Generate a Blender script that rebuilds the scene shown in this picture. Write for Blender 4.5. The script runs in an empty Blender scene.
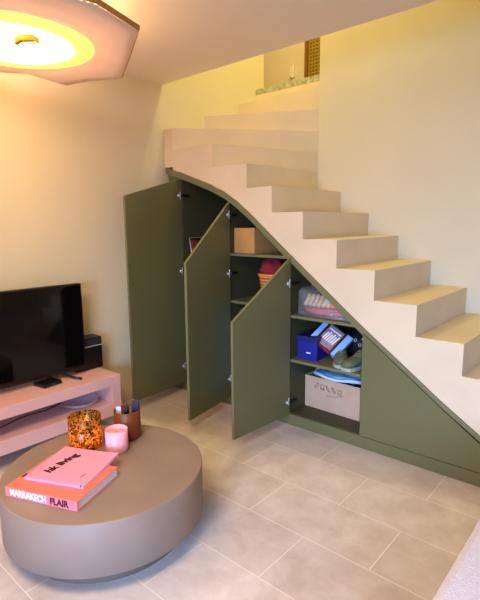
import bpy, math, random
from mathutils import Matrix, Vector, noise
random.seed(7)
S = bpy.context.scene
COL = S.collection

# ------------------------------------------------------------------ camera
F_PX = 469.986
cam_d = bpy.data.cameras.new('camera'); cam = bpy.data.objects.new('camera', cam_d); COL.objects.link(cam)
yaw, pitch, roll = math.radians(41.18337), math.radians(9.33952), math.radians(-0.50143)
fw = Vector((-math.sin(yaw)*math.cos(pitch), math.cos(yaw)*math.cos(pitch), -math.sin(pitch)))
r0 = Vector((math.cos(yaw), math.sin(yaw), 0)); u0 = r0.cross(fw)
rr = r0*math.cos(roll) + u0*math.sin(roll); uu = -r0*math.sin(roll) + u0*math.cos(roll)
M = Matrix((( rr.x, uu.x, -fw.x, 0), (rr.y, uu.y, -fw.y, 0), (rr.z, uu.z, -fw.z, 1.5), (0, 0, 0, 1)))
cam.matrix_world = M
cam_d.sensor_fit = 'VERTICAL'; cam_d.sensor_height = 24; cam_d.lens = F_PX/600*24
cam_d.clip_start = 0.05
S.camera = cam

# ------------------------------------------------------------------ world and lights
w = bpy.data.worlds.new('world'); S.world = w; w.use_nodes = True
w.node_tree.nodes['Background'].inputs[0].default_value = (0.75, 0.85, 1.0, 1)
w.node_tree.nodes['Background'].inputs[1].default_value = 0.6

def area(name, loc, target, sx, sy, power, color, spread=180):
    l = bpy.data.lights.new(name, 'AREA'); l.shape = 'RECTANGLE'; l.size = sx; l.size_y = sy
    l.energy = power; l.color = color; l.spread = math.radians(spread)
    o = bpy.data.objects.new(name, l); COL.objects.link(o); o.location = loc
    o.rotation_euler = (Vector(target)-Vector(loc)).to_track_quat('-Z', 'Y').to_euler()
    return o
def point(name, loc, power, color, r=0.05):
    l = bpy.data.lights.new(name, 'POINT'); l.energy = power; l.color = color; l.shadow_soft_size = r
    o = bpy.data.objects.new(name, l); COL.objects.link(o); o.location = loc
    return o
area('daylight', (0.7, -2.55, 1.2), (-0.9, 2.4, -0.6), 2.2, 1.4, 58, (0.26, 0.50, 1.0), 75)
area('upstairs_lamp', (-2.75, 3.46, 4.6), (-2.85, 3.2, 0), 0.14, 0.08, 17, (1.0, 0.98, 0.40))
area('overhead_fill', (-1.1, -0.2, 2.6), (-1.1, -0.2, 0), 1.0, 1.0, 40, (1.0, 0.82, 0.60))  # unseen fill light, added to lift the whole room from above
area('stairwell_fill', (-1.3, 3.25, 4.8), (-2.6, 3.3, 1.9), 0.3, 0.2, 9, (1.0, 0.95, 0.42))  # extra fill added over the flight to yellow the upper risers and treads
point('landing_lamp', (-3.6, 5.0, 4.7), 14, (1.0, 0.82, 0.45), 0.15)
S.view_settings.view_transform = 'Standard'; S.view_settings.look = 'None'
S.view_settings.gamma = 1; S.view_settings.use_curve_mapping = False
S.view_settings.exposure = 0.88

# ------------------------------------------------------------------ helpers
def lin(h):
    h = h.lstrip('#'); c = [int(h[i:i+2], 16)/255 for i in (0, 2, 4)]
    return tuple(((x+.055)/1.055)**2.4 if x > .04045 else x/12.92 for x in c) + (1,)
def mat(name, col, rough=0.6, var=0.0, scale=5, bump=0.0, bscale=40, metal=0, emit=None, es=0, alpha=1, trans=0, spec=0.5, col2=None):
    m = bpy.data.materials.new(name); m.use_nodes = True; nt = m.node_tree; b = nt.nodes['Principled BSDF']
    c = lin(col) if isinstance(col, str) else col
    b.inputs['Base Color'].default_value = c; b.inputs['Roughness'].default_value = rough
    b.inputs['Metallic'].default_value = metal; b.inputs['Alpha'].default_value = alpha
    b.inputs['Transmission Weight'].default_value = trans; b.inputs['Specular IOR Level'].default_value = spec
    tc = nt.nodes.new('ShaderNodeTexCoord')
    if var or col2:
        n = nt.nodes.new('ShaderNodeTexNoise'); n.inputs['Scale'].default_value = scale; n.inputs['Detail'].default_value = 5
        nt.links.new(tc.outputs['Object'], n.inputs['Vector'])
        r = nt.nodes.new('ShaderNodeValToRGB'); r.color_ramp.elements[0].position = .3; r.color_ramp.elements[1].position = .7
        r.color_ramp.elements[0].color = tuple(x*(1-var) for x in c[:3])+(1,)
        r.color_ramp.elements[1].color = lin(col2) if col2 else tuple(min(1, x*(1+var)) for x in c[:3])+(1,)
        nt.links.new(n.outputs['Fac'], r.inputs['Fac']); nt.links.new(r.outputs['Color'], b.inputs['Base Color'])
    if bump:
        n = nt.nodes.new('ShaderNodeTexNoise'); n.inputs['Scale'].default_value = bscale; n.inputs['Detail'].default_value = 4
        nt.links.new(tc.outputs['Object'], n.inputs['Vector'])
        bp = nt.nodes.new('ShaderNodeBump'); bp.inputs['Strength'].default_value = bump; bp.inputs['Distance'].default_value = .01
        nt.links.new(n.outputs['Fac'], bp.inputs['Height']); nt.links.new(bp.outputs['Normal'], b.inputs['Normal'])
    if emit:
        b.inputs['Emission Color'].default_value = lin(emit); b.inputs['Emission Strength'].default_value = es
    return m

class MB:
    def __init__(s): s.v = []; s.f = []; s.sm = []
    def add(s, vs, fs, smooth=False):
        k = len(s.v); s.v += [tuple(v) for v in vs]; s.f += [tuple(i+k for i in f) for f in fs]; s.sm += [smooth]*len(fs); return s
    def box(s, x0, x1, y0, y1, z0, z1):
        vs = [(x, y, z) for x in (x0, x1) for y in (y0, y1) for z in (z0, z1)]
        return s.add(vs, [(0, 1, 3, 2), (4, 6, 7, 5), (0, 4, 5, 1), (2, 3, 7, 6), (0, 2, 6, 4), (1, 5, 7, 3)])
    def prism(s, poly, ax, lo, hi):
        n = len(poly)
        def p(a, t): return (a[0], t, a[1]) if ax == 'y' else ((a[0], a[1], t) if ax == 'z' else (t, a[0], a[1]))
        vs = [p(a, lo) for a in poly] + [p(a, hi) for a in poly]
        return s.add(vs, [tuple(range(n)), tuple(range(2*n-1, n-1, -1))] + [(i, i+n, (i+1) % n+n, (i+1) % n) for i in range(n)])
    def lathe(s, prof, c=(0, 0, 0), seg=48, smooth=True, close=False):
        vs = []; n = len(prof)
        for k in range(seg):
            a = 2*math.pi*k/seg
            vs += [(c[0]+r*math.cos(a), c[1]+r*math.sin(a), c[2]+z) for r, z in prof]
        fs = []
        for k in range(seg):
            k2 = (k+1) % seg
            for j in range(n if close else n-1):
                j2 = (j+1) % n
                fs.append((k*n+j, k2*n+j, k2*n+j2, k*n+j2))
        return s.add(vs, fs, smooth)
    def tube(s, pts, r, seg=8):
        pts = [Vector(p) for p in pts]; vs = []; n = len(pts)
        for i, p in enumerate(pts):
            t = (pts[min(i+1, n-1)]-pts[max(i-1, 0)]).normalized()
            a = t.cross(Vector((0, 0, 1)) if abs(t.z) < .9 else Vector((1, 0, 0))).normalized(); b = t.cross(a)
            for k in range(seg):
                an = 2*math.pi*k/seg; vs.append(p+(a*math.cos(an)+b*math.sin(an))*r)
        fs = [(i*seg+k, i*seg+(k+1) % seg, (i+1)*seg+(k+1) % seg, (i+1)*seg+k) for i in range(n-1) for k in range(seg)]
        fs += [tuple(range(seg))[::-1], tuple(range((n-1)*seg, n*seg))]
        return s.add(vs, fs, True)
    def blob(s, c, rad, amp=0.1, fr=6, seg=28, rings=16, flat=None, seed=0, power=1.0):
        vs = []; c = Vector(c)
        def sp(x): return math.copysign(abs(x)**power, x)
        for i in range(rings+1):
            th = math.pi*i/rings
            for k in range(seg):
                ph = 2*math.pi*k/seg
                d = Vector((sp(math.sin(th))*sp(math.cos(ph)), sp(math.sin(th))*sp(math.sin(ph)), sp(math.cos(th))))
                q = 1+amp*noise.noise(d*fr*.4+Vector((seed, seed*2, 0)))*2 + amp*.5*noise.noise(d*fr+Vector((seed, 0, seed)))
                p = Vector((d.x*rad[0]*q, d.y*rad[1]*q, d.z*rad[2]*q))+c
                if flat is not None and p.z < flat: p.z = flat
                vs.append(p)
        fs = [(i*seg+k, (i+1)*seg+k, (i+1)*seg+(k+1) % seg, i*seg+(k+1) % seg) for i in range(rings) for k in range(seg)]
        return s.add(vs, fs, True)
    def build(s, name, m, parent=None, bevel=0):
        me = bpy.data.meshes.new(name); me.from_pydata(s.v, [], s.f); me.validate(); me.update()
        import bmesh
        b = bmesh.new(); b.from_mesh(me); bmesh.ops.remove_doubles(b, verts=b.verts, dist=1e-6)
        bmesh.ops.recalc_face_normals(b, faces=b.faces); b.to_mesh(me); b.free()
        if all(s.sm): me.polygons.foreach_set('use_smooth', [True]*len(me.polygons))
        elif any(s.sm):
            me.polygons.foreach_set('use_smooth', [len(p.vertices) == 4 for p in me.polygons])
        me.materials.append(m)
        o = bpy.data.objects.new(name, me); COL.objects.link(o)
        if parent: o.parent = parent
        if bevel:
            md = o.modifiers.new('bevel', 'BEVEL'); md.width = bevel; md.segments = 2; md.limit_method = 'ANGLE'; md.angle_limit = math.radians(40)
        return o
def thing(name, label, cat, loc=(0, 0, 0), rz=0, group=None):
    o = bpy.data.objects.new(name, None); o.empty_display_size = .1; COL.objects.link(o); o.location = loc; o.rotation_euler = (0, 0, rz)
    return tag(o, label, cat, group)
def tag(o, label, cat, group=None):
    o['label'] = label; o['category'] = cat
    if group: o['group'] = group
    return o
def struct(o): o['kind'] = 'structure'; return o
def setp(o, loc, rot=(0, 0, 0)): o.location = loc; o.rotation_euler = rot; return o
def text(name, body, size, m, parent, loc, rot, depth=.0004, bold=0.0, sx=1.0, shear=0, align='CENTER'):
    c = bpy.data.curves.new(name, 'FONT'); c.body = body; c.size = size; c.extrude = depth; c.offset = bold; c.shear = shear
    c.align_x = align; c.align_y = 'CENTER'; c.resolution_u = 4
    t = bpy.data.objects.new('tmp', c); COL.objects.link(t)
    me = bpy.data.meshes.new_from_object(t.evaluated_get(bpy.context.evaluated_depsgraph_get()))
    bpy.data.objects.remove(t); me.materials.clear(); me.materials.append(m)
    o = bpy.data.objects.new(name, me); COL.objects.link(o); o.parent = parent; o.location = loc; o.rotation_euler = rot; o.scale = (sx, 1, 1)
    return o

# ------------------------------------------------------------------ materials
m_wall = mat('wall_plaster', '#DACAA8', .85, .03, 1.5, .08, 30)
m_ceil = mat('ceiling_paint', '#E8D6C4', .9, .02, 1.2)
m_stair = mat('stair_microcement', '#DCC49F', .6, .05, 3, .05, 25)
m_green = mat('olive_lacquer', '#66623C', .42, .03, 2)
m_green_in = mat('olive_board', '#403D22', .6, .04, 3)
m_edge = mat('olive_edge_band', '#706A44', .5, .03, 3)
m_chrome = mat('hinge_metal', '#F0EEE8', .3, .03, 8, metal=.4)
m_dark = mat('black_plastic', '#0B0A0C', .35, .03, 8)
m_screen = mat('tv_screen_glass', '#050407', .06, .02, 2, spec=.3)
m_pink = mat('pink_lacquer', '#E0ADA4', .4, .03, 2)
m_table = mat('taupe_microcement', '#8A7464', .55, .10, 4, .06, 20)
m_card = mat('cardboard', '#C08A48', .85, .06, 10, .05, 60)
m_sofa = mat('sofa_weave', '#D2CAD2', .95, .05, 60, .5, 220)

def floor_mat():
    m = bpy.data.materials.new('limestone_tiles'); m.use_nodes = True; nt = m.node_tree; b = nt.nodes['Principled BSDF']
    N = nt.nodes.new; L = nt.links.new
    tc = N('ShaderNodeTexCoord'); mp = N('ShaderNodeMapping'); mp.inputs['Location'].default_value = (.11, -.015, 0)
    L(tc.outputs['Object'], mp.inputs['Vector'])
    br = N('ShaderNodeTexBrick'); br.inputs['Scale'].default_value = 1; br.inputs['Brick Width'].default_value = .68
    br.inputs['Row Height'].default_value = .345; br.inputs['Mortar Size'].default_value = .0022; br.inputs['Mortar Smooth'].default_value = .2
    br.offset = .5; br.inputs['Bias'].default_value = 0
    L(mp.outputs['Vector'], br.inputs['Vector'])
    n = N('ShaderNodeTexNoise'); n.inputs['Scale'].default_value = 5.5; n.inputs['Detail'].default_value = 12; n.inputs['Roughness'].default_value = .68; n.inputs['Distortion'].default_value = .35
    L(tc.outputs['Object'], n.inputs['Vector'])
    r = N('ShaderNodeValToRGB'); e = r.color_ramp.elements
    e[0].position = .32; e[0].color = lin('#C0AD9F'); e[1].position = .68; e[1].color = lin('#DACBC2')
    L(n.outputs['Fac'], r.inputs['Fac'])
    mx = N('ShaderNodeMix'); mx.data_type = 'RGBA'; mx.blend_type = 'MULTIPLY'; mx.inputs['Factor'].default_value = 1
    br.inputs['Color1'].default_value = (1, 1, 1, 1); br.inputs['Color2'].default_value = (.88, .88, .87, 1); br.inputs['Mortar'].default_value = (1.0, 1.0, 1.0, 1)
    L(r.outputs['Color'], mx.inputs[6]); L(br.outputs['Color'], mx.inputs[7])
    m2 = N('ShaderNodeMix'); m2.data_type = 'RGBA'; L(br.outputs['Fac'], m2.inputs['Factor']); L(mx.outputs[2], m2.inputs[6]); m2.inputs[7].default_value = lin('#E8DACB')
    L(m2.outputs[2], b.inputs['Base Color']); b.inputs['Roughness'].default_value = .48
    bp = N('ShaderNodeBump'); bp.inputs['Strength'].default_value = .12; bp.inputs['Distance'].default_value = .003
    L(n.outputs['Fac'], bp.inputs['Height']); L(bp.outputs['Normal'], b.inputs['Normal'])
    return m

# ------------------------------------------------------------------ setting
XL, YF, YB, ZC = -3.26, 2.75, 3.74, 2.655
struct(MB().box(-5.2, 2.5, -2.7, 4.3, -.1, 0).build('floor', floor_mat()))
struct(MB().box(XL-.12, 2.5, -2.7, YF, ZC, 2.855).build('ceiling', m_ceil))
struct(MB().box(XL-.12, XL, -2.7, 4.14, 0, 5.05).build('wall_left', m_wall))
struct(MB().box(-2.33, 2.5, YB, YB+.14, 0, 5.05).build('wall_back', m_wall))
struct(MB().box(-2.33, -2.19, YB+.14, 6.1, 0, 5.05).build('wall_landing_right', m_wall))
struct(MB().box(-5.1, -2.19, 6.1, 6.2, 2.4, 5.05).build('wall_landing_back', mat('landing_paint', '#F0E6C8', .85, .02, 2)))
struct(MB().box(-5.2, -5.1, 4.14, 6.2, 2.4, 5.05).build('wall_landing_left', m_wall))
struct(MB().box(-5.1, XL-.12, 4.04, 4.14, 2.4, 5.05).build('wall_landing_front', m_wall))
struct(MB().box(XL, -2.33, 4.2, 4.3, 0, 2.4).build('wall_under_landing', m_wall))
struct(MB().box(XL-.12, 2.5, YF-.12, YF, 2.855, 5.05).build('wall_stairwell', m_wall))
struct(MB().box(-5.2, 2.5, YF-.12, 6.2, 5.05, 5.15).build('ceiling_upper', m_ceil))
struct(MB().box(2.4, 2.5, -2.7, YB, 0, 5.05).build('wall_right', m_wall))
wf = MB(); wf.box(XL, -1.6, -2.7, -2.6, 0, ZC).box(2.1, 2.4, -2.7, -2.6, 0, ZC).box(-1.6, 2.1, -2.7, -2.6, 0, .35).box(-1.6, 2.1, -2.7, -2.6, 2.45, ZC)
struct(wf.build('wall_front', m_wall))
wn = MB()
for x in (-1.6, -.37, .86, 2.05): wn.box(x, x+.05, -2.68, -2.62, .35, 2.45)
wn.box(-1.6, 2.1, -2.68, -2.62, .35, .4).box(-1.6, 2.1, -2.68, -2.62, 2.4, 2.45)
struct(wn.build('window_1', mat('window_paint', '#E8E4DC', .5, .02, 4)))
# landing floor and its stone edge
struct(MB().box(-5.1, -2.33, 4.06, 6.1, 2.62, 2.85).build('floor_landing', m_stair))
struct(MB().box(XL, -2.33, 4.0, 4.06, 2.802, 2.856).build('trim_1', mat('landing_stone', '#9A9576', .5, .3, 25, col2='#C9C29A')))

# ------------------------------------------------------------------ staircase
T = [(-3.26, 1.985), (-3.219, 1.971), (-2.944, 1.885), (-2.714, 1.807), (-2.552, 1.737), (-2.428, 1.664), (-2.299, 1.571), (-1.931, 1.278), (-1.601, 1.022),
     (-1.361, .835), (-1.10, .645), (-.85, .461), (-.635, .315), (-.30, .075)]
def tz(x):
    for (a, b), (c, d) in zip(T, T[1:]):
        if a <= x <= c: return b+(d-b)*(x-a)/(c-a)
    return T[-1][1] if x > T[-1][0] else T[0][1]
stair = thing('staircase', 'beige plastered staircase with open stepped side rising and turning above the green cupboard', 'staircase', (0, YF, 0))
xs = [.35, .07, -.20, -.47, -.741, -1.014, -1.288, -1.559, -1.826, -2.094, -2.337]
lv = [.21, .42, .629, .817, 1.008, 1.197, 1.384, 1.571, 1.757]          # level of the tread left of xs[i]... starts at xs[1]
lv = [.115] + lv[:0] + [.25, .44, .629, .817, 1.008, 1.197, 1.384, 1.571, 1.757]
W = YB-YF
body = [(.35, 0), (.35, .001)]
steps = []
prev = .0
for i in range(len(xs)-1):
    x0, x1, z = xs[i+1], xs[i], lv[i]
    steps.append((x0, x1, prev, z)); body += [(x1, prev), (x0, prev)] if prev > 0 else []
    prev = z
body = [(.35, 0)]
for (x0, x1, zb, zt) in steps: body += [(x1, zt-.03), (x0, zt-.03)]
body += [(-2.337, 1.757), (-2.597, 1.757)]
cl = [body[0]]
for p in body[1:]:
    if p != cl[-1]: cl.append(p)
# underside
und = [p for p in T if p[0] > -2.59]
cl = cl + und[:-1] + [(-.30, .075), (-.24, 0)]
MB().prism(cl, 'y', 0, W).build('stringer', m_stair, stair)
for (x0, x1, zb, zt) in steps: MB().box(x0, x1, 0, W, zt-.03, zt).build('step', m_stair, stair)
P = (-2.33, W)
MB().prism([(-2.687, 1.93), (-2.687, 1.80), (-2.714, 1.807), (-2.944, 1.885), (-3.079, 1.93)], 'y', 0, W).build('stringer', m_stair, stair)
def wedge(poly, z0, z1): return MB().prism(poly, 'z', z0, z1).build('winder_step', m_stair, stair)
wedge([P, (-2.33, 0), (-2.687, 0)], 1.757, 1.935)
wedge([P, (-2.687, 0), (-3.155, 0)], 1.93, 2.112)
wedge([P, (-3.155, 0), (-3.26, 0), (-3.26, .50)], 1.975, 2.293)
wedge([P, (-3.26, .50), (-3.26, W)], 2.28, 2.48)
MB().box(-3.26, -2.33, W, 1.31, 2.3, 2.667).build('step', m_stair, stair)
MB().box(-3.26, -2.33, 1.25, 1.45, 2.45, 2.80).build('step', m_stair, stair)

# ------------------------------------------------------------------ understairs cupboard
YD = 3.33
cab = thing('understairs_cupboard', 'built-in olive green cupboard under the stairs with three open slanted doors', 'cupboard', (0, YF, 0))
D = YD-YF
def under(off, x0=-3.24, x1=-.33):
    pts = [(x0, tz(x0)-off)] + [(x, z-off) for x, z in T if x0 < x < x1] + [(x1, tz(x1)-off)]
    return pts
# sloped frame band
up = under(.001, -3.24, -.33); lo = under(.052, -3.24, -1.35) + under(.034, -1.345, -.33)
MB().prism(up+lo[::-1], 'y', -.006, .022).build('sloped_frame', m_edge, cab)
up = under(.003, -3.24, -1.34); lo = under(.03, -3.24, -1.34)
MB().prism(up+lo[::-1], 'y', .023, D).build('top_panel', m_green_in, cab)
# kick board
MB().box(-3.24, -.34, 0, .02, .0, .082).build('kick_board', m_green, cab, .001)
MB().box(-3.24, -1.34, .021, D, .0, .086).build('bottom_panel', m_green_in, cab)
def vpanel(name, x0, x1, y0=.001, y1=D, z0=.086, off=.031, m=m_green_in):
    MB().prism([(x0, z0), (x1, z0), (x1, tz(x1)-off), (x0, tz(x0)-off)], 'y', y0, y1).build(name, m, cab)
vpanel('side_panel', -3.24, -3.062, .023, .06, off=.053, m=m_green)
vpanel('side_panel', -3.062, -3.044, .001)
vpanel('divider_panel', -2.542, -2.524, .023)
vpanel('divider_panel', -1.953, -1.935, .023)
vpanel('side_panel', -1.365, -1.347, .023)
bp = [(x, z) for x, z in under(.031, -3.24, -1.34)]
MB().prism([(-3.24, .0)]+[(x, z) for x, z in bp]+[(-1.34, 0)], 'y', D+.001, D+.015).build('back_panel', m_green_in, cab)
# fixed panel on the right
fx = under(.043, -1.352, -.36)
MB().prism([(-1.352, .088)]+fx+[(-.36, .088)], 'y', -.004, .016).build('fixed_panel', m_green, cab)
def shelf(x0, x1, z, th=.02): MB().box(x0, x1, .012, D, z-th, z).build('shelf', m_edge, cab)
shelf(-3.043, -2.543, 1.16)
shelf(-3.043, -2.543, .72)
shelf(-2.523, -1.954, 1.262)
shelf(-2.523, -1.954, .885)
shelf(-1.934, -1.366, .836)
shelf(-1.934, -1.366, .505)

def door(x, zh, zf, wd, ang, hz, knob=None):
    # local frame: u along door from hinge to free edge, inner face at v = 0
    o = MB().prism([(0, .085), (wd, .085), (wd, zf), (0, zh)], 'y', -.021, 0).build('door', m_green, cab, .0015)
    o.location = (x+.018, -.004, 0); o.rotation_euler = (0, 0, math.radians(-ang))
    # slightly lighter bandings on the free and top edges
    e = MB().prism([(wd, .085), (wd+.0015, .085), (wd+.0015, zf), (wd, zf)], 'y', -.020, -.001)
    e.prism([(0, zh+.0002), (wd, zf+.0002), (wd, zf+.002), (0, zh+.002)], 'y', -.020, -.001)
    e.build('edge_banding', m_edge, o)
    for z in hz:
        h = MB(); h.box(.012, .017, 0, .005, z-.030, z+.030)
        h.lathe([(0, 0), (.012, 0), (.012, .012), (0, .012)], (0, 0, 0), 16)
        for i in range(len(h.v)-64, len(h.v)):
            a, b, c = h.v[i]; h.v[i] = (.034+a, c, z+b)
        h.box(.017, .03, .003, .010, z-.006, z+.006)
        h.build('hinge', m_chrome, o, .001)
        MB().box(-.07, .011, .006, .022, z-.009, z+.009).build('hinge_arm', m_dark, o)
    if knob:
        k = MB().lathe([(0, 0), (.006, 0), (.007, .004), (0, .006)], (0, 0, 0), 12)
        k.v = [(knob[0]+a, c, knob[1]+b) for a, b, c in k.v]; k.build('catch', m_dark, o)
    return o
door(-3.072, 1.868, 1.705, .605, 85.8, (1.73, 1.09, .24), (.59-.03, 1.04))
door(-2.52, 1.655, 1.228, .572, 79.5, (1.56, 1.105, .24))
door(-1.937, 1.249, .876, .588, 93.0, (1.07, .185))

# ------------------------------------------------------------------ pendant lamp
lamp = thing('pendant_lamp', 'white pleated petal ceiling lamp glowing warm around a small brass cap', 'lamp', (-2.593, 1.203, 2.43))
cx, cy = -2.593, 1.203
outl = [(-1.877, 1.235), (-1.975, 1.525), (-2.33, 1.725), (-2.663, 1.91), (-2.868, 1.80), (-3.063, 1.75), (-3.00, 1.47), (-3.12, 1.31),
        (-3.12, 1.0), (-2.96, .72), (-2.6, .60), (-2.2, .68), (-1.93, .95)]
outl = [(x-cx, y-cy) for x, y in outl]
def ring_pt(a):
    best = None
    for (x0, y0), (x1, y1) in zip(outl, outl[1:]+outl[:1]):
        dx, dy = x1-x0, y1-y0; ca, sa = math.cos(a), math.sin(a)
        den = ca*dy-sa*dx
        if abs(den) < 1e-9: continue
        t = (x0*dy-y0*dx)/den; s_ = (x0*sa-y0*ca)/den
        if t > 0 and -1e-6 <= s_ <= 1+1e-6: best = t if best is None else max(best, t)
    return best or .55
pet = MB(); NA = 288; rings = [.30, .36, .42, .50, .60, .72, .85, 1.0]
vs = []
for k in range(NA):
    a = 2*math.pi*k/NA; R = ring_pt(a)
    for j, q in enumerate(rings):
        r_ = .375+(R-.375)*(q-.30)/.70
        z = -.012*((q-.3)/.7) + .003*(1 if k % 2 else -1)*min(1, (q-.25)*2) + (-.014 if j == 3 else 0)
        vs.append((r_*math.cos(a), r_*math.sin(a), z))
n = len(rings)
pet.add(vs, [(k*n+j, ((k+1) % NA)*n+j, ((k+1) % NA)*n+j+1, k*n+j+1) for k in range(NA) for j in range(n-1)], True)
m_pet = mat('pleated_paper', '#ECE9E6', .9, .04, 6)
nt = m_pet.node_tree; tl = nt.nodes.new('ShaderNodeBsdfTranslucent'); tl.inputs['Color'].default_value = lin('#F4E2DA')
mxs = nt.nodes.new('ShaderNodeMixShader'); mxs.inputs[0].default_value = .45
nt.links.new(nt.nodes['Principled BSDF'].outputs[0], mxs.inputs[1]); nt.links.new(tl.outputs[0], mxs.inputs[2]); nt.links.new(mxs.outputs[0], nt.nodes['Material Output'].inputs['Surface'])
for q_ in range(3):
    l = bpy.data.lights.new('shade_bulb', 'POINT'); l.energy = 1.6; l.color = (1, .88, .76); l.shadow_soft_size = .03
    lo_ = bpy.data.objects.new('shade_bulb', l); COL.objects.link(lo_); lo_.location = (.2*math.cos(q_*2.09), .2*math.sin(q_*2.09), .10); lo_.parent = lamp
pp = pet.build('petal_shade', m_pet, lamp)
sol = pp.modifiers.new('solid', 'SOLIDIFY'); sol.thickness = .004
rim = MB(); vs = []
for k in range(NA):
    a = 2*math.pi*k/NA; R = ring_pt(a)+.003
    for dr, z in ((0, -.012), (.008, -.009), (.010, .010), (0, .010)): vs.append(((R+dr)*math.cos(a), (R+dr)*math.sin(a), z))
rim.add(vs, [(k*4+j, ((k+1) % NA)*4+j, ((k+1) % NA)*4+(j+1) % 4, k*4+(j+1) % 4) for k in range(NA) for j in range(4)])
rim.build('shade_rim', mat('gilt_edge', '#A9793C', .5, .1, 12), lamp)
halo = MB().lathe([(.30, -.016), (.35, -.012), (.40, -.009), (.40, -.005), (.30, .002)], seg=64, close=True)
halo.build('warm_ring', mat('lit_paper', '#F5D9A0', .8, .02, 4, emit='#FFAA3C', es=1.5), lamp)
dome = MB().lathe([(0, -.045), (.10, -.044), (.20, -.036), (.27, -.024), (.308, -.008), (.308, .01), (0, .01)], seg=64)
dome.build('light_diffuser', mat('glowing_diffuser', '#FFF2D0', .6, .02, 4, emit='#FFDA9C', es=6.8), lamp)
cap = MB().prism([(-.058, -.006), (-.03, .012), (.03, .012), (.058, -.006), (.058, -.032), (.03, -.016), (-.03, -.016), (-.058, -.032)], 'y', -.014, .014).build('brass_cap', mat('brass', '#D9A22E', .35, .05, 8, metal=.3), lamp, .002)
cap.location = (.25, -.047, -.052); cap.rotation_euler = (0, 0, math.radians(41))
MB().lathe([(.0, .01), (.06, .01), (.06, .224), (0, .224)], seg=32).build('ceiling_mount', m_ceil, lamp)

# ------------------------------------------------------------------ tv bench, tv and the things on it
bench = thing('tv_bench', 'pale pink wall-mounted open television bench along the left wall', 'tv bench', (-3.06, 1.0, .108))
def bl(o): return o
bx0, bx1, by0, by1, zt_ = -.199, .20, -1.6, .92, .299
MB().box(bx0, bx1, by0, by1, .225, zt_).build('top_board', m_pink, bench, .002)
MB().box(bx0, bx1, by0, by1-.075, 0, .092).build('bottom_board', m_pink, bench, .002)
MB().box(bx0, bx1, by1-.074, by1, 0, .2245).build('end_panel', m_pink, bench, .002)
MB().box(bx0, bx0+.015, by0, by1-.075, .0925, .2245).build('back_board', m_pink, bench)
tray = MB().box(.09, .14, -.6, .70, .207, .2245).build('cable_tray', mat('white_plastic', '#D6D6DA', .4, .02, 5), bench)
for y in (.30, .42, .56): MB().box(.088, .143, y, y+.008, .203, .2255).build('cable_clip', m_dark, bench)
cab_ = MB().tube([(.155, .48-.045*i, .205-.035*math.sin(min(1, i/10)*math.pi*.5)-.01*math.sin(i*.8)) for i in range(30)], .0045)
tag(setp(cab_.build('power_cable', m_dark), (-3.06, 1.0, .108)), 'black cable drooping below the top board of the pink bench', 'cable')

tv = thing('television', 'large black flat television standing on the pink bench', 'television', (-3.1, 1.22, .408), math.radians(-1))
ty0, ty1, tz0, tz1 = -.62, .56, .035, .672
MB().box(-.03, .01, ty0, ty1, tz0, tz1).build('casing', m_dark, tv, .004)
MB().box(.0102, .0112, ty0+.012, ty1-.012, tz0+.018, tz1-.012).build('screen', m_screen, tv)
for s_, y in ((1, .40), (-1, -.42)):
    f_ = MB(); f_.prism([(-.012, .045), (-.03, .02), (-.11, 0), (-.11, .006)+() if False else (-.11, .0), (-.125, .0), (-.02, .045)], 'x', -.01, .01)
    ft = MB(); ft.tube([(-.01, 0, .05), (0, 0, .03), (.06, .02, .014), (.13, .05, .009)], .009)
    ft.tube([(-.01, 0, .05), (-.03, 0, .03), (-.07, .012, .012), (-.10, .03, .007)], .007)
    o = ft.build('foot', m_dark, tv); o.location = (0, y, 0)
sb = thing('subwoofer', 'small black speaker box with a thin silver line beside the television', 'speaker', (-3.14, 1.79, .408))
MB().box(-.10, .02, -.06, .158, 0, .245).build('casing', m_dark, sb, .008)
MB().box(.0202, .023, -.055, .154, .178, .183).build('silver_strip', m_chrome, sb)
MB().box(.0202, .0215, -.05, .148, .188, .236).build('control_panel', mat('grey_plastic', '#2A2630', .4, .02, 8), sb)
bxs = thing('set_top_box', 'flat black set-top box in front of the television', 'set-top box', (-3.05, 1.465, .4075), math.radians(8))
MB().box(-.06, .06, -.07, .07, .003, .027).build('casing', m_dark, bxs, .003)
MB().box(.0602, .061, -.004, .004, .012, .018).build('indicator_light', mat('grey_mark', '#8C8C90', .4, .02, 8), bxs)
for sx_ in (-.045, .045):
    for sy_ in (-.055, .055): setp(MB().box(-.006, .006, -.006, .006, 0, .003).build('rubber_foot', m_dark, bxs), (sx_, sy_, 0))
m_glass = mat('clear_glass', '#E8DDE8', .05, .02, 5, alpha=.22, spec=.9)
gb = MB().lathe([(0, .004), (.045, .004), (.10, .03), (.128, .055), (.131, .055), (.104, .026), (.048, 0), (0, 0)], (0, 0, 0), 40)
tag(setp(gb.build('glass_bowl', m_glass), (-2.995, 1.66, .2008)), 'clear ribbed glass bowl inside the pink bench behind the amber candle', 'bowl')

# ------------------------------------------------------------------ coffee table
TC = (-1.922, 1.18)
ct = thing('coffee_table', 'round taupe drum coffee table with a recessed plinth', 'coffee table', (TC[0], TC[1], 0))
R = .474
pr = [(0, .09), (R-.004, .09), (R, .094), (R, .326), (R-.004, .33), (0, .33)]
o = MB().lathe(pr, seg=160, smooth=False).build('drum_top', m_table, ct)
for p in o.data.polygons: p.use_smooth = abs(p.normal.z) < .5 and True
MB().lathe([(0, 0), (.389, 0), (.389, .0895), (0, .0895)], seg=120, smooth=False).build('plinth', mat('dark_taupe', '#6E5A4A', .6, .08, 5), ct)
ZT = .3305

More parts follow.
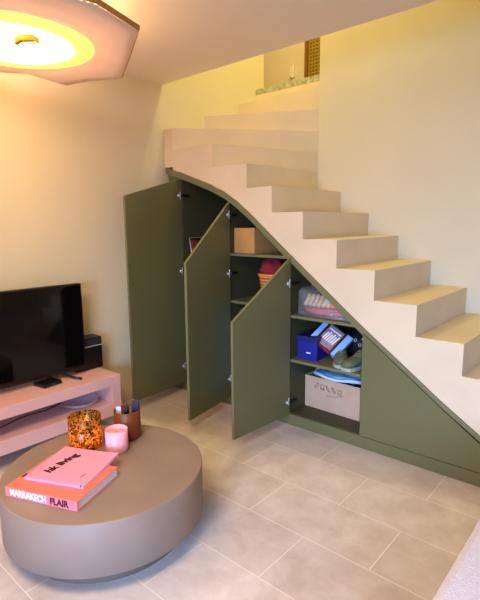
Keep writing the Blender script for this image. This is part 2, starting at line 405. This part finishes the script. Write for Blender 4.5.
# books
bk = thing('coffee_table_book', 'thick orange-red hardcover book titled MARRAKECH FLAIR under the pink magazine', 'book', (-2.022, .745, ZT), math.radians(22.3))
m_or = mat('salmon_cover', '#F0705A', .55, .04, 6)
m_sp = mat('coral_spine', '#F07A80', .55, .04, 6)
m_pages = mat('page_block', '#E9E4E6', .9, .04, 60)
bw, bd, bh = .376, .296, .044
MB().box(0, bw, 0, bd, 0, .003).build('back_cover', m_or, bk, .0006)
MB().box(0, bw, 0, bd, bh-.003, bh).build('front_cover', m_or, bk, .0006)
MB().box(0, bw, -.002, .0025, .0002, bh-.0002).build('spine', m_sp, bk, .001)
MB().box(.005, bw-.005, .003, bd-.005, .003, bh-.003).build('pages', m_pages, bk)
m_white = mat('white_ink', '#FFF2F4', .6, .01, 3); m_maroon = mat('maroon_ink', '#4A1420', .6, .02, 3); m_black = mat('black_ink', '#1A0A10', .6, .02, 3)
text('spine_title_marrakech', 'MARRAKECH', .042, m_white, bk, (.026, -.0028, bh/2), (math.pi/2, 0, 0), bold=.0016, sx=.78, align='LEFT')
text('spine_title_flair', 'FLAIR', .042, m_maroon, bk, (.238, -.0028, bh/2), (math.pi/2, 0, 0), bold=.0016, sx=.90, align='LEFT')
text('cover_title', 'MARRAKECH', .05, m_maroon, bk, (.004, .098, bh+.0004), (0, 0, math.pi/2*0), bold=.001, sx=.9, align='LEFT')

mg = thing('magazine', 'pink softcover magazine titled hk living lying on the orange book', 'magazine', (-2.012, .825, ZT+bh+.0006), math.radians(25.5))
m_mg = mat('pink_cover', '#F592AC', .45, .03, 5)
mw, md_ = .302, .297
def sheet(z0, z1, inset, lift):
    m_ = MB(); nx, ny = 14, 14; vs = []
    for zz in (z0, z1):
        for i in range(nx+1):
            for j in range(ny+1):
                x = inset+(mw-2*inset)*i/nx; y = inset+(md_-2*inset)*j/ny
                l = lift*max(0, (i/nx-.55)/.45)**2*max(0, (j/ny-.35)/.65)**1.5 + lift*.5*max(0, .3-i/nx)*max(0, j/ny-.5)*4
                vs.append((x, y, zz+l))
    K = (nx+1)*(ny+1); g = lambda i, j, t: t*K+i*(ny+1)+j; fs = []
    for i in range(nx):
        for j in range(ny): fs += [(g(i, j, 0), g(i, j+1, 0), g(i+1, j+1, 0), g(i+1, j, 0)), (g(i, j, 1), g(i+1, j, 1), g(i+1, j+1, 1), g(i, j+1, 1))]
    for i in range(nx): fs += [(g(i, 0, 0), g(i+1, 0, 0), g(i+1, 0, 1), g(i, 0, 1)), (g(i, ny, 0), g(i, ny, 1), g(i+1, ny, 1), g(i+1, ny, 0))]
    for j in range(ny): fs += [(g(0, j, 0), g(0, j, 1), g(0, j+1, 1), g(0, j+1, 0)), (g(nx, j, 0), g(nx, j+1, 0), g(nx, j+1, 1), g(nx, j, 1))]
    m_.add(vs, fs); return m_
sheet(0, .0012, 0, .0).build('back_cover', m_mg, mg)
sheet(.0012, .0115, .002, .006).build('pages', m_pages, mg)
sheet(.0116, .0128, 0, .006).build('front_cover', m_mg, mg)
MB().box(0, mw, -.0008, .0006, .0, .0128).build('spine', mat('magenta_spine', '#F29AC0', .5, .02, 5), mg)
text('cover_title', 'hk living', .056, m_black, mg, (.088, .15, .0136), (0, 0, math.radians(80)), bold=.0026)
setp(MB().box(-.018, .018, -.002, .002, 0, .0006).build('cover_note', m_black, mg), (.25, .075, .0130), (0, 0, math.radians(82)))
MB().box(.286, .291, -.001, .004, .004, .0132).build('spine_mark', m_black, mg)

# candle holders and cup
def speckle():
    m = bpy.data.materials.new('tortoiseshell_glass'); m.use_nodes = True; nt = m.node_tree; b = nt.nodes['Principled BSDF']
    N = nt.nodes.new; L = nt.links.new
    tc = N('ShaderNodeTexCoord'); v = N('ShaderNodeTexNoise'); v.inputs['Scale'].default_value = 75; v.inputs['Detail'].default_value = 3; v.inputs['Distortion'].default_value = 1.5
    L(tc.outputs['Object'], v.inputs['Vector'])
    r = N('ShaderNodeValToRGB'); e = r.color_ramp.elements; e[0].position = .46; e[0].color = lin('#3A1A04'); e[1].position = .58; e[1].color = lin('#F0B048')
    L(v.outputs['Fac'], r.inputs['Fac']); L(r.outputs['Color'], b.inputs['Base Color']); b.inputs['Roughness'].default_value = .15
    ra = N('ShaderNodeMapRange'); ra.inputs[1].default_value = .42; ra.inputs[2].default_value = .6; ra.inputs[3].default_value = 1; ra.inputs[4].default_value = .45
    L(v.outputs['Fac'], ra.inputs[0])
    tr = N('ShaderNodeBsdfTranslucent'); L(r.outputs['Color'], tr.inputs['Color'])
    tp = N('ShaderNodeBsdfTransparent'); L(r.outputs['Color'], tp.inputs['Color'])
    m1 = N('ShaderNodeMixShader'); m1.inputs[0].default_value = .5; L(b.outputs[0], m1.inputs[1]); L(tr.outputs[0], m1.inputs[2])
    m2 = N('ShaderNodeMixShader'); L(ra.outputs[0], m2.inputs[0]); L(tp.outputs[0], m2.inputs[1]); L(m1.outputs[0], m2.inputs[2])
    L(m2.outputs[0], nt.nodes['Material Output'].inputs['Surface'])
    return m
def cup(r, h, th=.004, base=.01): return [(0, 0), (r*.92, 0), (r*.98, .006), (r, .02), (r, h), (r-th, h), (r-th, base+.008), (r-th-.006, base), (0, base)]
am = thing('amber_candle_holder', 'amber tortoiseshell glass candle holder glowing beside the pink magazine', 'candle holder', (-2.178, 1.228, ZT))
MB().lathe(cup(.0845, .168), seg=64).build('glass', speckle(), am)
m_wax = mat('cream_wax', '#FFE2A8', .6, .02, 5)
m_fl = mat('flame', '#FFD070', .5, .01, 5, emit='#FFC050', es=25)
for i, (dx, dy) in enumerate(((-.035, -.02), (.036, -.008), (.0, .035))):
    c_ = MB().lathe([(0, 0), (.019, 0), (.019, .016), (0, .016)], (0, 0, 0), 20)
    t_ = thing('tealight', ('lit tealight at the left inside the amber glass holder', 'lit tealight at the right inside the amber glass holder', 'lit tealight at the back inside the amber glass holder')[i], 'candle', (-2.178+dx, 1.228+dy, ZT+.0105), 0, 'tealights in the amber holder')
    c_.build('wax', m_wax, t_)
    MB().lathe([(0, .018), (.005, .024), (.0065, .03), (.004, .042), (0, .052)], (0, 0, 0), 12).build('flame', m_fl, t_)
    l = bpy.data.lights.new('candle_glow', 'POINT'); l.energy = .42; l.color = (1, .62, .2); l.shadow_soft_size = .012
    lo_ = bpy.data.objects.new('candle_glow', l); COL.objects.link(lo_); lo_.location = (0, 0, .065); lo_.parent = t_
pk = thing('pink_candle', 'pink frosted glass candle between the amber holder and the brown cup', 'candle', (-2.006, 1.306, ZT))
m_pkg = mat('frosted_pink', '#F5A8B4', .35, .03, 6)
MB().lathe(cup(.0575, .118, .003), seg=48).build('glass', m_pkg, pk)
MB().lathe([(0, .0102), (.0535, .0102), (.0535, .092), (0, .090)], seg=40).build('wax', mat('pink_wax', '#F4B0B6', .5, .02, 6), pk)
MB().tube([(0, 0, .088), (.001, 0, .104)], .0015).build('wick', m_dark, pk)
br_ = thing('brown_cup', 'cylindrical brown leather pot holding pens and remotes behind the pink candle', 'pot', (-2.098, 1.44, ZT))
MB().lathe(cup(.0715, .158, .005), seg=48).build('pot_wall', mat('brown_leather', '#6E2E10', .45, .12, 20, .1, 50), br_)
def stick(name, label, cat, dx, dy, l, wd, th, tx, ty, rz, m_, z0=.013):
    o = MB().box(-wd/2, wd/2, -th/2, th/2, 0, l).build(name, m_, None, .003)
    setp(o, (-2.098+dx, 1.44+dy, ZT+z0), (tx, ty, rz)); return tag(o, label, cat)
stick('remote_control', 'dark purple remote control standing upright in the brown pot', 'remote control', .022, .022, .20, .036, .014, -.05, .10, .7, mat('purple_plastic', '#1C0F2C', .35, .05, 10))
stick('card', 'pale folded card sticking up at the left of the brown pot', 'card', -.03, -.03, .162, .03, .003, .0, -.02, .6, mat('pale_paper', '#D5D2E2', .7, .02, 8))
for i, (dx, dy, l, tx, ty) in enumerate(((-.008, -.012, .165, 0, .06), (.004, -.022, .163, -.05, .1), (.012, -.004, .168, -.04, -.04), (-.012, .016, .172, .05, .02), (-.002, .005, .166, .02, .09))):
    p_ = MB().tube([(0, 0, 0), (0, 0, l*.86), (0, 0, l)], .0045)
    tag(setp(p_.build('pen', mat('pen_dark', '#1A1826', .4, .02, 9)), (-2.098+dx, 1.44+dy, ZT+.013), (tx, ty, 0)), 'slim dark pen standing in the brown pot', 'pen', 'pens in the brown pot')

# ------------------------------------------------------------------ things in the cupboard
def bay_box(name, label, x0, x1, y0, y1, z0, z1, m_, rz=0, flaps=False, cat='box'):
    t_ = thing(name, label, cat, ((x0+x1)/2, (y0+y1)/2, z0), rz); w2, d2, h = (x1-x0)/2, (y1-y0)/2, z1-z0
    s = .006
    m = MB().box(-w2, w2, -d2, d2, 0, s).box(-w2, w2, -d2, -d2+s, s, h).box(-w2, w2, d2-s, d2, s, h).box(-w2, -w2+s, -d2+s, d2-s, s, h).box(w2-s, w2, -d2+s, d2-s, s, h)
    m.build('box_body', m_, t_)
    if flaps:
        MB().box(-w2, w2, -d2, -.001, h, h+.003).build('flap', m_, t_); MB().box(-w2, w2, .001, d2, h, h+.003).build('flap', m_, t_)
    return t_, w2, d2, h
# bottom: cardboard box with blue and white bag
m_card2 = mat('pale_cardboard', '#C6A080', .85, .06, 9, .05, 60)
t_, w2, d2, h = bay_box('cardboard_box', 'open pale cardboard box with scribbled writing on the cupboard floor', -1.925, -1.452, 2.96, 3.25, .0865, .335, m_card2, math.radians(-2))
m_ink = mat('pencil_ink', '#6A5A5C', .8, .02, 5)
scr = MB()
for k in range(5):
    scr.tube([(-.13+k*.05+.018*math.sin(i*1.3+k), -d2-.0008, .185-.01*k*.3+.022*math.cos(i*1.1+k*2)) for i in range(9)], .0018, 5)
scr.tube([(-.04, -d2-.0008, .125), (.02, -d2-.0008, .128), (.10, -d2-.0008, .15)], .0016, 5)
scr.build('handwriting', m_ink, t_)
pb = thing('plastic_bag', 'blue and white plastic bag lining and filling the open cardboard box', 'bag', (-1.689, 3.105, .343))
m_bl = mat('blue_plastic', '#2E93CC', .25, .1, 7, .5, 30, col2='#A9D4EA')
MB().blob((0, 0, 0), (.205, .125, .032), .10, 9, 48, 20, -.004, 3, .75).build('bag_body', m_bl, pb)
rl = []
for k in range(41):
    a = 2*math.pi*k/40; sc_ = lambda v: math.copysign(abs(v)**.8, v)
    rl.append((.214*sc_(math.cos(a)), .13*sc_(math.sin(a)), .006+.006*math.sin(5*a)))
MB().tube(rl, .013, 10).build('folded_rim', mat('white_film', '#E6EAF4', .3, .05, 12, .4, 40), pb)

# middle shelf, z .505
m_navy = mat('navy_card', '#131A78', .5, .05, 8)
nb = thing('shoe_box', 'dark blue box at the left of the middle shelf', 'box', (-1.835, 2.95, .5055), math.radians(3))
MB().box(-.075, .085, -.13, .13, 0, .135).build('box_body', m_navy, nb, .002)
MB().box(-.079, .089, -.134, .134, .136, .175).build('lid', mat('navy_lid', '#0E1355', .5, .05, 8), nb, .002)
MB().box(.0, .035, -.1313, -.1302, .05, .058).build('printed_mark', m_white, nb)
# tilted colourful box
gb_ = thing('game_box', 'light blue, red and dark striped box with white print leaning over the dark blue box', 'box', (-1.685, 2.93, .675), 0)
gb_.rotation_euler = (math.radians(46), math.radians(30), math.radians(4))
m_red = mat('red_card', '#D8261C', .45, .05, 8); m_lb = mat('light_blue_card', '#8FB4DC', .45, .05, 8)
MB().box(-.12, .12, -.10, .09, -.05, .0).build('box_body', mat('black_card', '#14101C', .5, .05, 8), gb_, .002)
MB().box(-.121, -.085, -.1015, .0915, -.051, .001).build('blue_band', m_lb, gb_)
MB().box(.075, .121, -.1015, .0915, -.051, .001).build('blue_band', m_lb, gb_)
MB().box(-.065, -.008, -.1015, -.10, -.048, -.002).build('red_front', m_red, gb_); MB().box(.002, .06, -.1015, -.10, -.048, -.002).build('red_front', m_red, gb_)
MB().box(-.066, .056, -.09, .08, .0002, .0012).build('cover_picture', mat('cover_print', '#C9A9A8', .5, .3, 30, col2='#8C5A70'), gb_)
gl = MB()
for k in range(6):
    x = -.052+k*.017; gl.prism([(x, -.045), (x+.009, -.045), (x+.017, .02+.012*(k % 2)), (x+.008, .02+.012*(k % 2))], 'z', .0013, .0022)
gl.box(-.055, .045, .045, .055, .0013, .0022)
gl.build('bold_print', m_white, gb_)
MB().box(-.121, -.09, -.1028, -.1017, -.0505, .0005).build('white_end', m_white, gb_)
# olive shoes
m_olive = mat('olive_suede', '#5C6240', .85, .15, 25, .2, 60); m_sole = mat('pale_sole', '#9AA08A', .6, .04, 9)
def shoe(label, x, y, rz, sc=1.0):
    t = thing('shoe', label, 'shoe', (x, y, .506), rz, 'olive shoes on the middle shelf')
    sec = [(-.125, .018, .05), (-.115, .030, .075), (-.08, .036, .088), (-.03, .038, .085), (.01, .041, .062), (.05, .046, .050), (.09, .045, .044), (.12, .034, .036), (.132, .014, .024)]
    vs = []; n = 14
    for x_, hw, hh in sec:
        for k in range(n):
            a = 2*math.pi*k/n; vs.append((x_*sc, hw*math.cos(a)*sc, (.018+hh/2+hh/2*math.sin(a))*sc))
    fs = [(i*n+k, i*n+(k+1) % n, (i+1)*n+(k+1) % n, (i+1)*n+k) for i in range(len(sec)-1) for k in range(n)] + [tuple(range(n)), tuple(range((len(sec)-1)*n, len(sec)*n))]
    MB().add(vs, fs, True).build('upper', m_olive, t)
    vs = [(x_*1.03*sc, s*(hw+.003)*sc, z*sc) for z in (0, .02) for x_, hw in [(a, b) for a, b, c in sec] for s in (-1, 1)]
    K = 2*len(sec); fs = []
    for i in range(len(sec)-1):
        fs += [(2*i, 2*i+1, 2*i+3, 2*i+2), (K+2*i, K+2*i+2, K+2*i+3, K+2*i+1), (2*i, 2*i+2, K+2*i+2, K+2*i), (2*i+1, K+2*i+1, K+2*i+3, 2*i+3)]
    fs += [(0, K, K+1, 1), (K-2, K-1, 2*K-1, 2*K-2)]
    MB().add(vs, fs).build('sole', m_sole, t)
    MB().lathe([(.026*sc, 0), (.030*sc, .004), (.026*sc, .008)], (-.06*sc, 0, .098*sc), 20).build('collar', mat('shoe_lining', '#20201A', .8, .1, 20), t)
    lc = MB()
    for k in range(4): lc.tube([((-.01+.018*k)*sc, -.022*sc, (.088-.008*k)*sc), ((-.008+.018*k)*sc, 0, (.096-.009*k)*sc), ((-.01+.018*k)*sc, .022*sc, (.088-.008*k)*sc)], .002, 5)
    lc.build('laces', mat('lace_grey', '#8A8C78', .8, .1, 20), t)
shoe('olive shoe beside the light blue box on the middle shelf', -1.60, 2.92, math.radians(-60), 1.12)
shoe('olive shoe nearest the right end of the middle shelf', -1.455, 2.905, math.radians(-100), 1.15)
# black bag behind shoes with shiny bits
kb = thing('black_bag', 'black bag with silver rings at the back right of the middle shelf', 'bag', (-1.52, 3.14, .506))
MB().blob((0, 0, .115), (.135, .10, .115), .12, 5, 32, 18, .0005, 5, .8).build('bag_body', mat('black_nylon', '#101014', .5, .1, 14), kb)
for (x_, y_, z_, r_) in ((-.03, -.105, .15, .012), (.03, -.105, .165, .010), (.07, -.10, .14, .014), (.01, -.112, .12, .012)):
    g_ = MB().lathe([(r_-.003, -.002), (r_, -.002), (r_, .002), (r_-.003, .002)], (0, 0, 0), 16, close=True)
    g_.v = [(a+x_, c+y_, b_+z_) for a, b_, c in g_.v]; g_.build('silver_ring', m_chrome, kb)

# top shelf of third bay, z .836 : clear bag with contents
m_clear = mat('clear_plastic', '#E8E8EA', .12, .05, 8, .9, 22, alpha=.16, spec=.9)
cb = MB()
pts = []
def bagpoly(y, g=0): return [(-1.905+g, y, .837), (-1.43-g, y, .837), (-1.46-g, y, .862), (-1.62, y, .955-g), (-1.72, y, 1.0-g), (-1.90+g, y, 1.03-g)]
A = MB(); vs = []; nn = 30
secs = [(-.5, .92), (-.3, 1.0), (0, 1.02), (.3, 1.0), (.5, .93)]
for yy, s in secs:
    for k in range(nn):
        u_ = k/nn*6; i = int(u_); t = u_-i; pl = bagpoly(0); a = pl[i % 6]; c_ = pl[(i+1) % 6]
        x = a[0]+(c_[0]-a[0])*t; z = a[2]+(c_[2]-a[2])*t
        x = -1.68+(x+1.68)*s; z = .8385+(z-.837)*s
        q = noise.noise(Vector((x*22, yy*5, z*22)))*.007
        vs.append((x+q, 2.93+yy*.27+q, max(.8375, z+q)))
A.add(vs, [(i*nn+k, i*nn+(k+1) % nn, (i+1)*nn+(k+1) % nn, (i+1)*nn+k) for i in range(4) for k in range(nn)]+[tuple(range(nn)), tuple(range(4*nn, 5*nn))], True)
tag(A.build('clear_bag', m_clear), 'clear plastic bag of mixed odds and ends on the upper shelf', 'bag')
tag(setp(MB().blob((0, 0, 0), (.19, .105, .034), .15, 7, 32, 14, -.026, 8).build('red_cloth', mat('dusty_red_cloth', '#B8434E', .9, .15, 20, .3, 40)), (-1.73, 2.93, .866)), 'dusty red cloth lying at the bottom of the clear bag', 'cloth')
m_be = mat('beige_straps', '#C9A673', .8, .2, 25)
for i in range(7):
    x = -1.865+i*.037
    s_ = MB().tube([(x+.012*math.sin(t*.7), 2.85+t*.014, .905+.065*math.sin(t/9*math.pi)) for t in range(10)], .015, 8)
    tag(s_.build('beige_strap', m_be), 'curled beige strap standing inside the clear bag', 'strap', 'beige straps in the clear bag')
tag(setp(MB().blob((0, 0, 0), (.035, .04, .028), .15, 5, 20, 12, None, 2).build('orange_packet', mat('orange_packet', '#EE5A22', .5, .1, 14)), (-1.62, 2.87, .925)), 'bright orange packet at the right inside the clear bag', 'packet')
tag(setp(MB().blob((0, 0, 0), (.07, .03, .014), .15, 5, 20, 12, None, 4).build('orange_wrapper', mat('orange_wrap', '#D9501F', .5, .1, 14)), (-1.79, 2.93, 1.045)), 'orange wrapper poking out of the top of the clear bag', 'wrapper')
tag(setp(MB().blob((0, 0, 0), (.03, .04, .03), .1, 5, 20, 12, None, 6).build('grey_packet', mat('grey_white_packet', '#B9C2C8', .5, .1, 14)), (-1.685, 2.90, .935)), 'pale grey packet beside the orange one inside the clear bag', 'packet')
tag(setp(MB().blob((0, 0, 0), (.06, .05, .025), .2, 6, 24, 12, None, 9).build('purple_bundle', mat('mauve_cloth', '#6A4A5C', .8, .2, 24)), (-1.54, 2.92, .87)), 'mauve bundle at the low right end of the clear bag', 'bundle')

# second bay, upper shelf z 1.262
t_, w2, d2, h = bay_box('cardboard_box', 'tall brown cardboard box on the upper shelf of the middle bay', -2.517, -2.31, 2.815, 3.24, 1.2625, 1.455, m_card)
MB().box(w2, w2+.002, .03, .13, .07, .15).build('grey_label', mat('grey_blue_label', '#A4B0C8', .5, .05, 20), t_)['label'] = 'grey-blue sticker'
MB().box(-w2, w2, -d2, d2, h+.0005, h+.004).build('lid_flap', m_card, t_)
# second bay, lower shelf z .885 : woven basket with dark red contents
bsk = thing('woven_basket', 'small orange and yellow banded woven basket on the lower shelf of the middle bay', 'basket', (-2.25, 2.97, .8855))
def weave():
    m = mat('banded_wicker', '#D88A34', .8, .1, 40); nt = m.node_tree; b = nt.nodes['Principled BSDF']
    tc = nt.nodes.new('ShaderNodeTexCoord'); wv = nt.nodes.new('ShaderNodeTexWave'); wv.bands_direction = 'Z'; wv.inputs['Scale'].default_value = 12; wv.inputs['Distortion'].default_value = 1
    nt.links.new(tc.outputs['Object'], wv.inputs['Vector']); r = nt.nodes.new('ShaderNodeValToRGB'); e = r.color_ramp.elements
    e[0].color = lin('#B83A20'); e[1].color = lin('#E8A848'); nt.links.new(wv.outputs['Fac'], r.inputs['Fac']); nt.links.new(r.outputs['Color'], b.inputs['Base Color']); return m
MB().lathe([(0, 0), (.07, 0), (.085, .05), (.11, .19), (.115, .20), (.108, .2), (.08, .05), (.065, .008), (0, .008)], seg=36).build('basket_body', weave(), bsk)
MB().lathe([(.108, .195), (.118, .20), (.118, .215), (.108, .22), (.104, .208)], seg=36, close=True).build('rim_band', mat('orange_band', '#E8842E', .7, .1, 30), bsk)
tag(setp(MB().blob((0, 0, 0), (.10, .10, .085), .12, 6, 28, 16, None, 12).build('red_yarn', mat('dark_red_yarn', '#8C1C24', .9, .3, 30, .5, 60)), (-2.25, 2.97, 1.145)), 'dark red ball of yarn filling the woven basket', 'yarn')
# under it, standing on the bottom
tag(setp(MB().blob((0, 0, 0), (.085, .095, .36), .05, 6, 28, 20, -.36, 14, .5).build('plastic_bag', mat('blue_grey_plastic', '#8C9CC0', .3, .3, 16, .6, 18, col2='#3C4A6A')), (-2.42, 2.88, .448)), 'tall blue-grey plastic bag standing below the lower shelf of the middle bay', 'bag')
# first bay, magazines standing on shelf z 1.30
for i, (c_, lb, dx, an) in enumerate((('#1C1418', 'black folder standing leftmost in the tall left bay', 0, -6), ('#CFC6CC', 'white folder standing between the black one and the red one', .032, -10), ('#20141A', 'dark folder leaning next to the white folder', .060, -14), ('#8C2A1C', 'dull red folder standing rightmost in the tall left bay', .09, -18))):
    o = MB().box(0, .012, 0, .07 if i == 3 else .20, 0, .215 - .02*(i == 3)).build('folder', mat('folder_card_'+('a', 'b', 'c', 'd')[i], c_, .6, .05, 10), None, .001)
    tag(setp(o, (-3.00+dx*.7, 2.785, 1.1635), (0, math.radians(an), 0)), lb, 'folder', 'folders in the tall bay')

# ------------------------------------------------------------------ sofa corner
sf = thing('sofa', 'pale lavender-grey woven sofa corner at the lower right of the room', 'sofa', (.15, 1.0, 0))
MB().box(-.49, .75, -.9, .95, .06, .40).build('seat_base', m_sofa, sf, .03)
MB().box(-.52, .75, -.9, .98, .401, .47).build('seat_cushion', m_sofa, sf, .03)
for x_ in (-.48, .68):
    for y_ in (-.82, .94): setp(MB().box(-.03, .03, -.03, .03, 0, .0595).build('leg', m_dark, sf), (x_, y_, 0))

# ------------------------------------------------------------------ landing details
sc = thing('lattice_screen', 'ochre lattice door panel with a brown wooden frame at the top of the stairs', 'door panel', (-3.78, 6.04, 2.851))
fr = MB().box(-.22, -.17, -.03, .03, 0, 1.95).box(.55, .6, -.03, .03, 0, 1.95).box(-.17, .55, -.03, .03, 1.9, 1.95).box(-.17, .55, -.03, .03, 0, .06)
fr.build('frame', mat('brown_wood', '#8A5E1E', .5, .15, 12), sc)
MB().box(-.168, .548, .012, .02, .062, 1.898).build('backing', mat('dark_ochre', '#7A6A22', .8, .05, 9), sc)
la = MB()
def bar(x0, z0, x1, z1):
    d = Vector((x1-x0, 0, z1-z0)); n_ = Vector((-d.z, 0, d.x)).normalized()*.008
    la.add([(x0-n_.x, -.004, z0-n_.z), (x1-n_.x, -.004, z1-n_.z), (x1+n_.x, -.004, z1+n_.z), (x0+n_.x, -.004, z0+n_.z),
            (x0-n_.x, .008, z0-n_.z), (x1-n_.x, .008, z1-n_.z), (x1+n_.x, .008, z1+n_.z), (x0+n_.x, .008, z0+n_.z)],
           [(0, 1, 2, 3), (4, 7, 6, 5), (0, 4, 5, 1), (1, 5, 6, 2), (2, 6, 7, 3), (3, 7, 4, 0)])
for k in range(38):
    z = .08+k*.047; bar(-.165, z, .545, z+.0)
for k in range(15): bar(-.16+k*.05, .065, -.16+k*.05, 1.895)
la.build('lattice', mat('ochre_cane', '#C9A63A', .6, .1, 14), sc)
ls = thing('wall_hook', 'small white fitting on the pale upstairs wall left of the lattice panel', 'wall fitting', (-4.26, 6.097, 3.68))
MB().box(-.04, .04, -.03, .002, -.07, .10).build('plate', mat('white_fitting', '#FFF8E0', .4, .02, 8), ls, .004)
MB().tube([(0, -.03, -.05), (0, -.06, -.07), (.05, -.06, -.085)], .01).build('lever', m_chrome, ls)
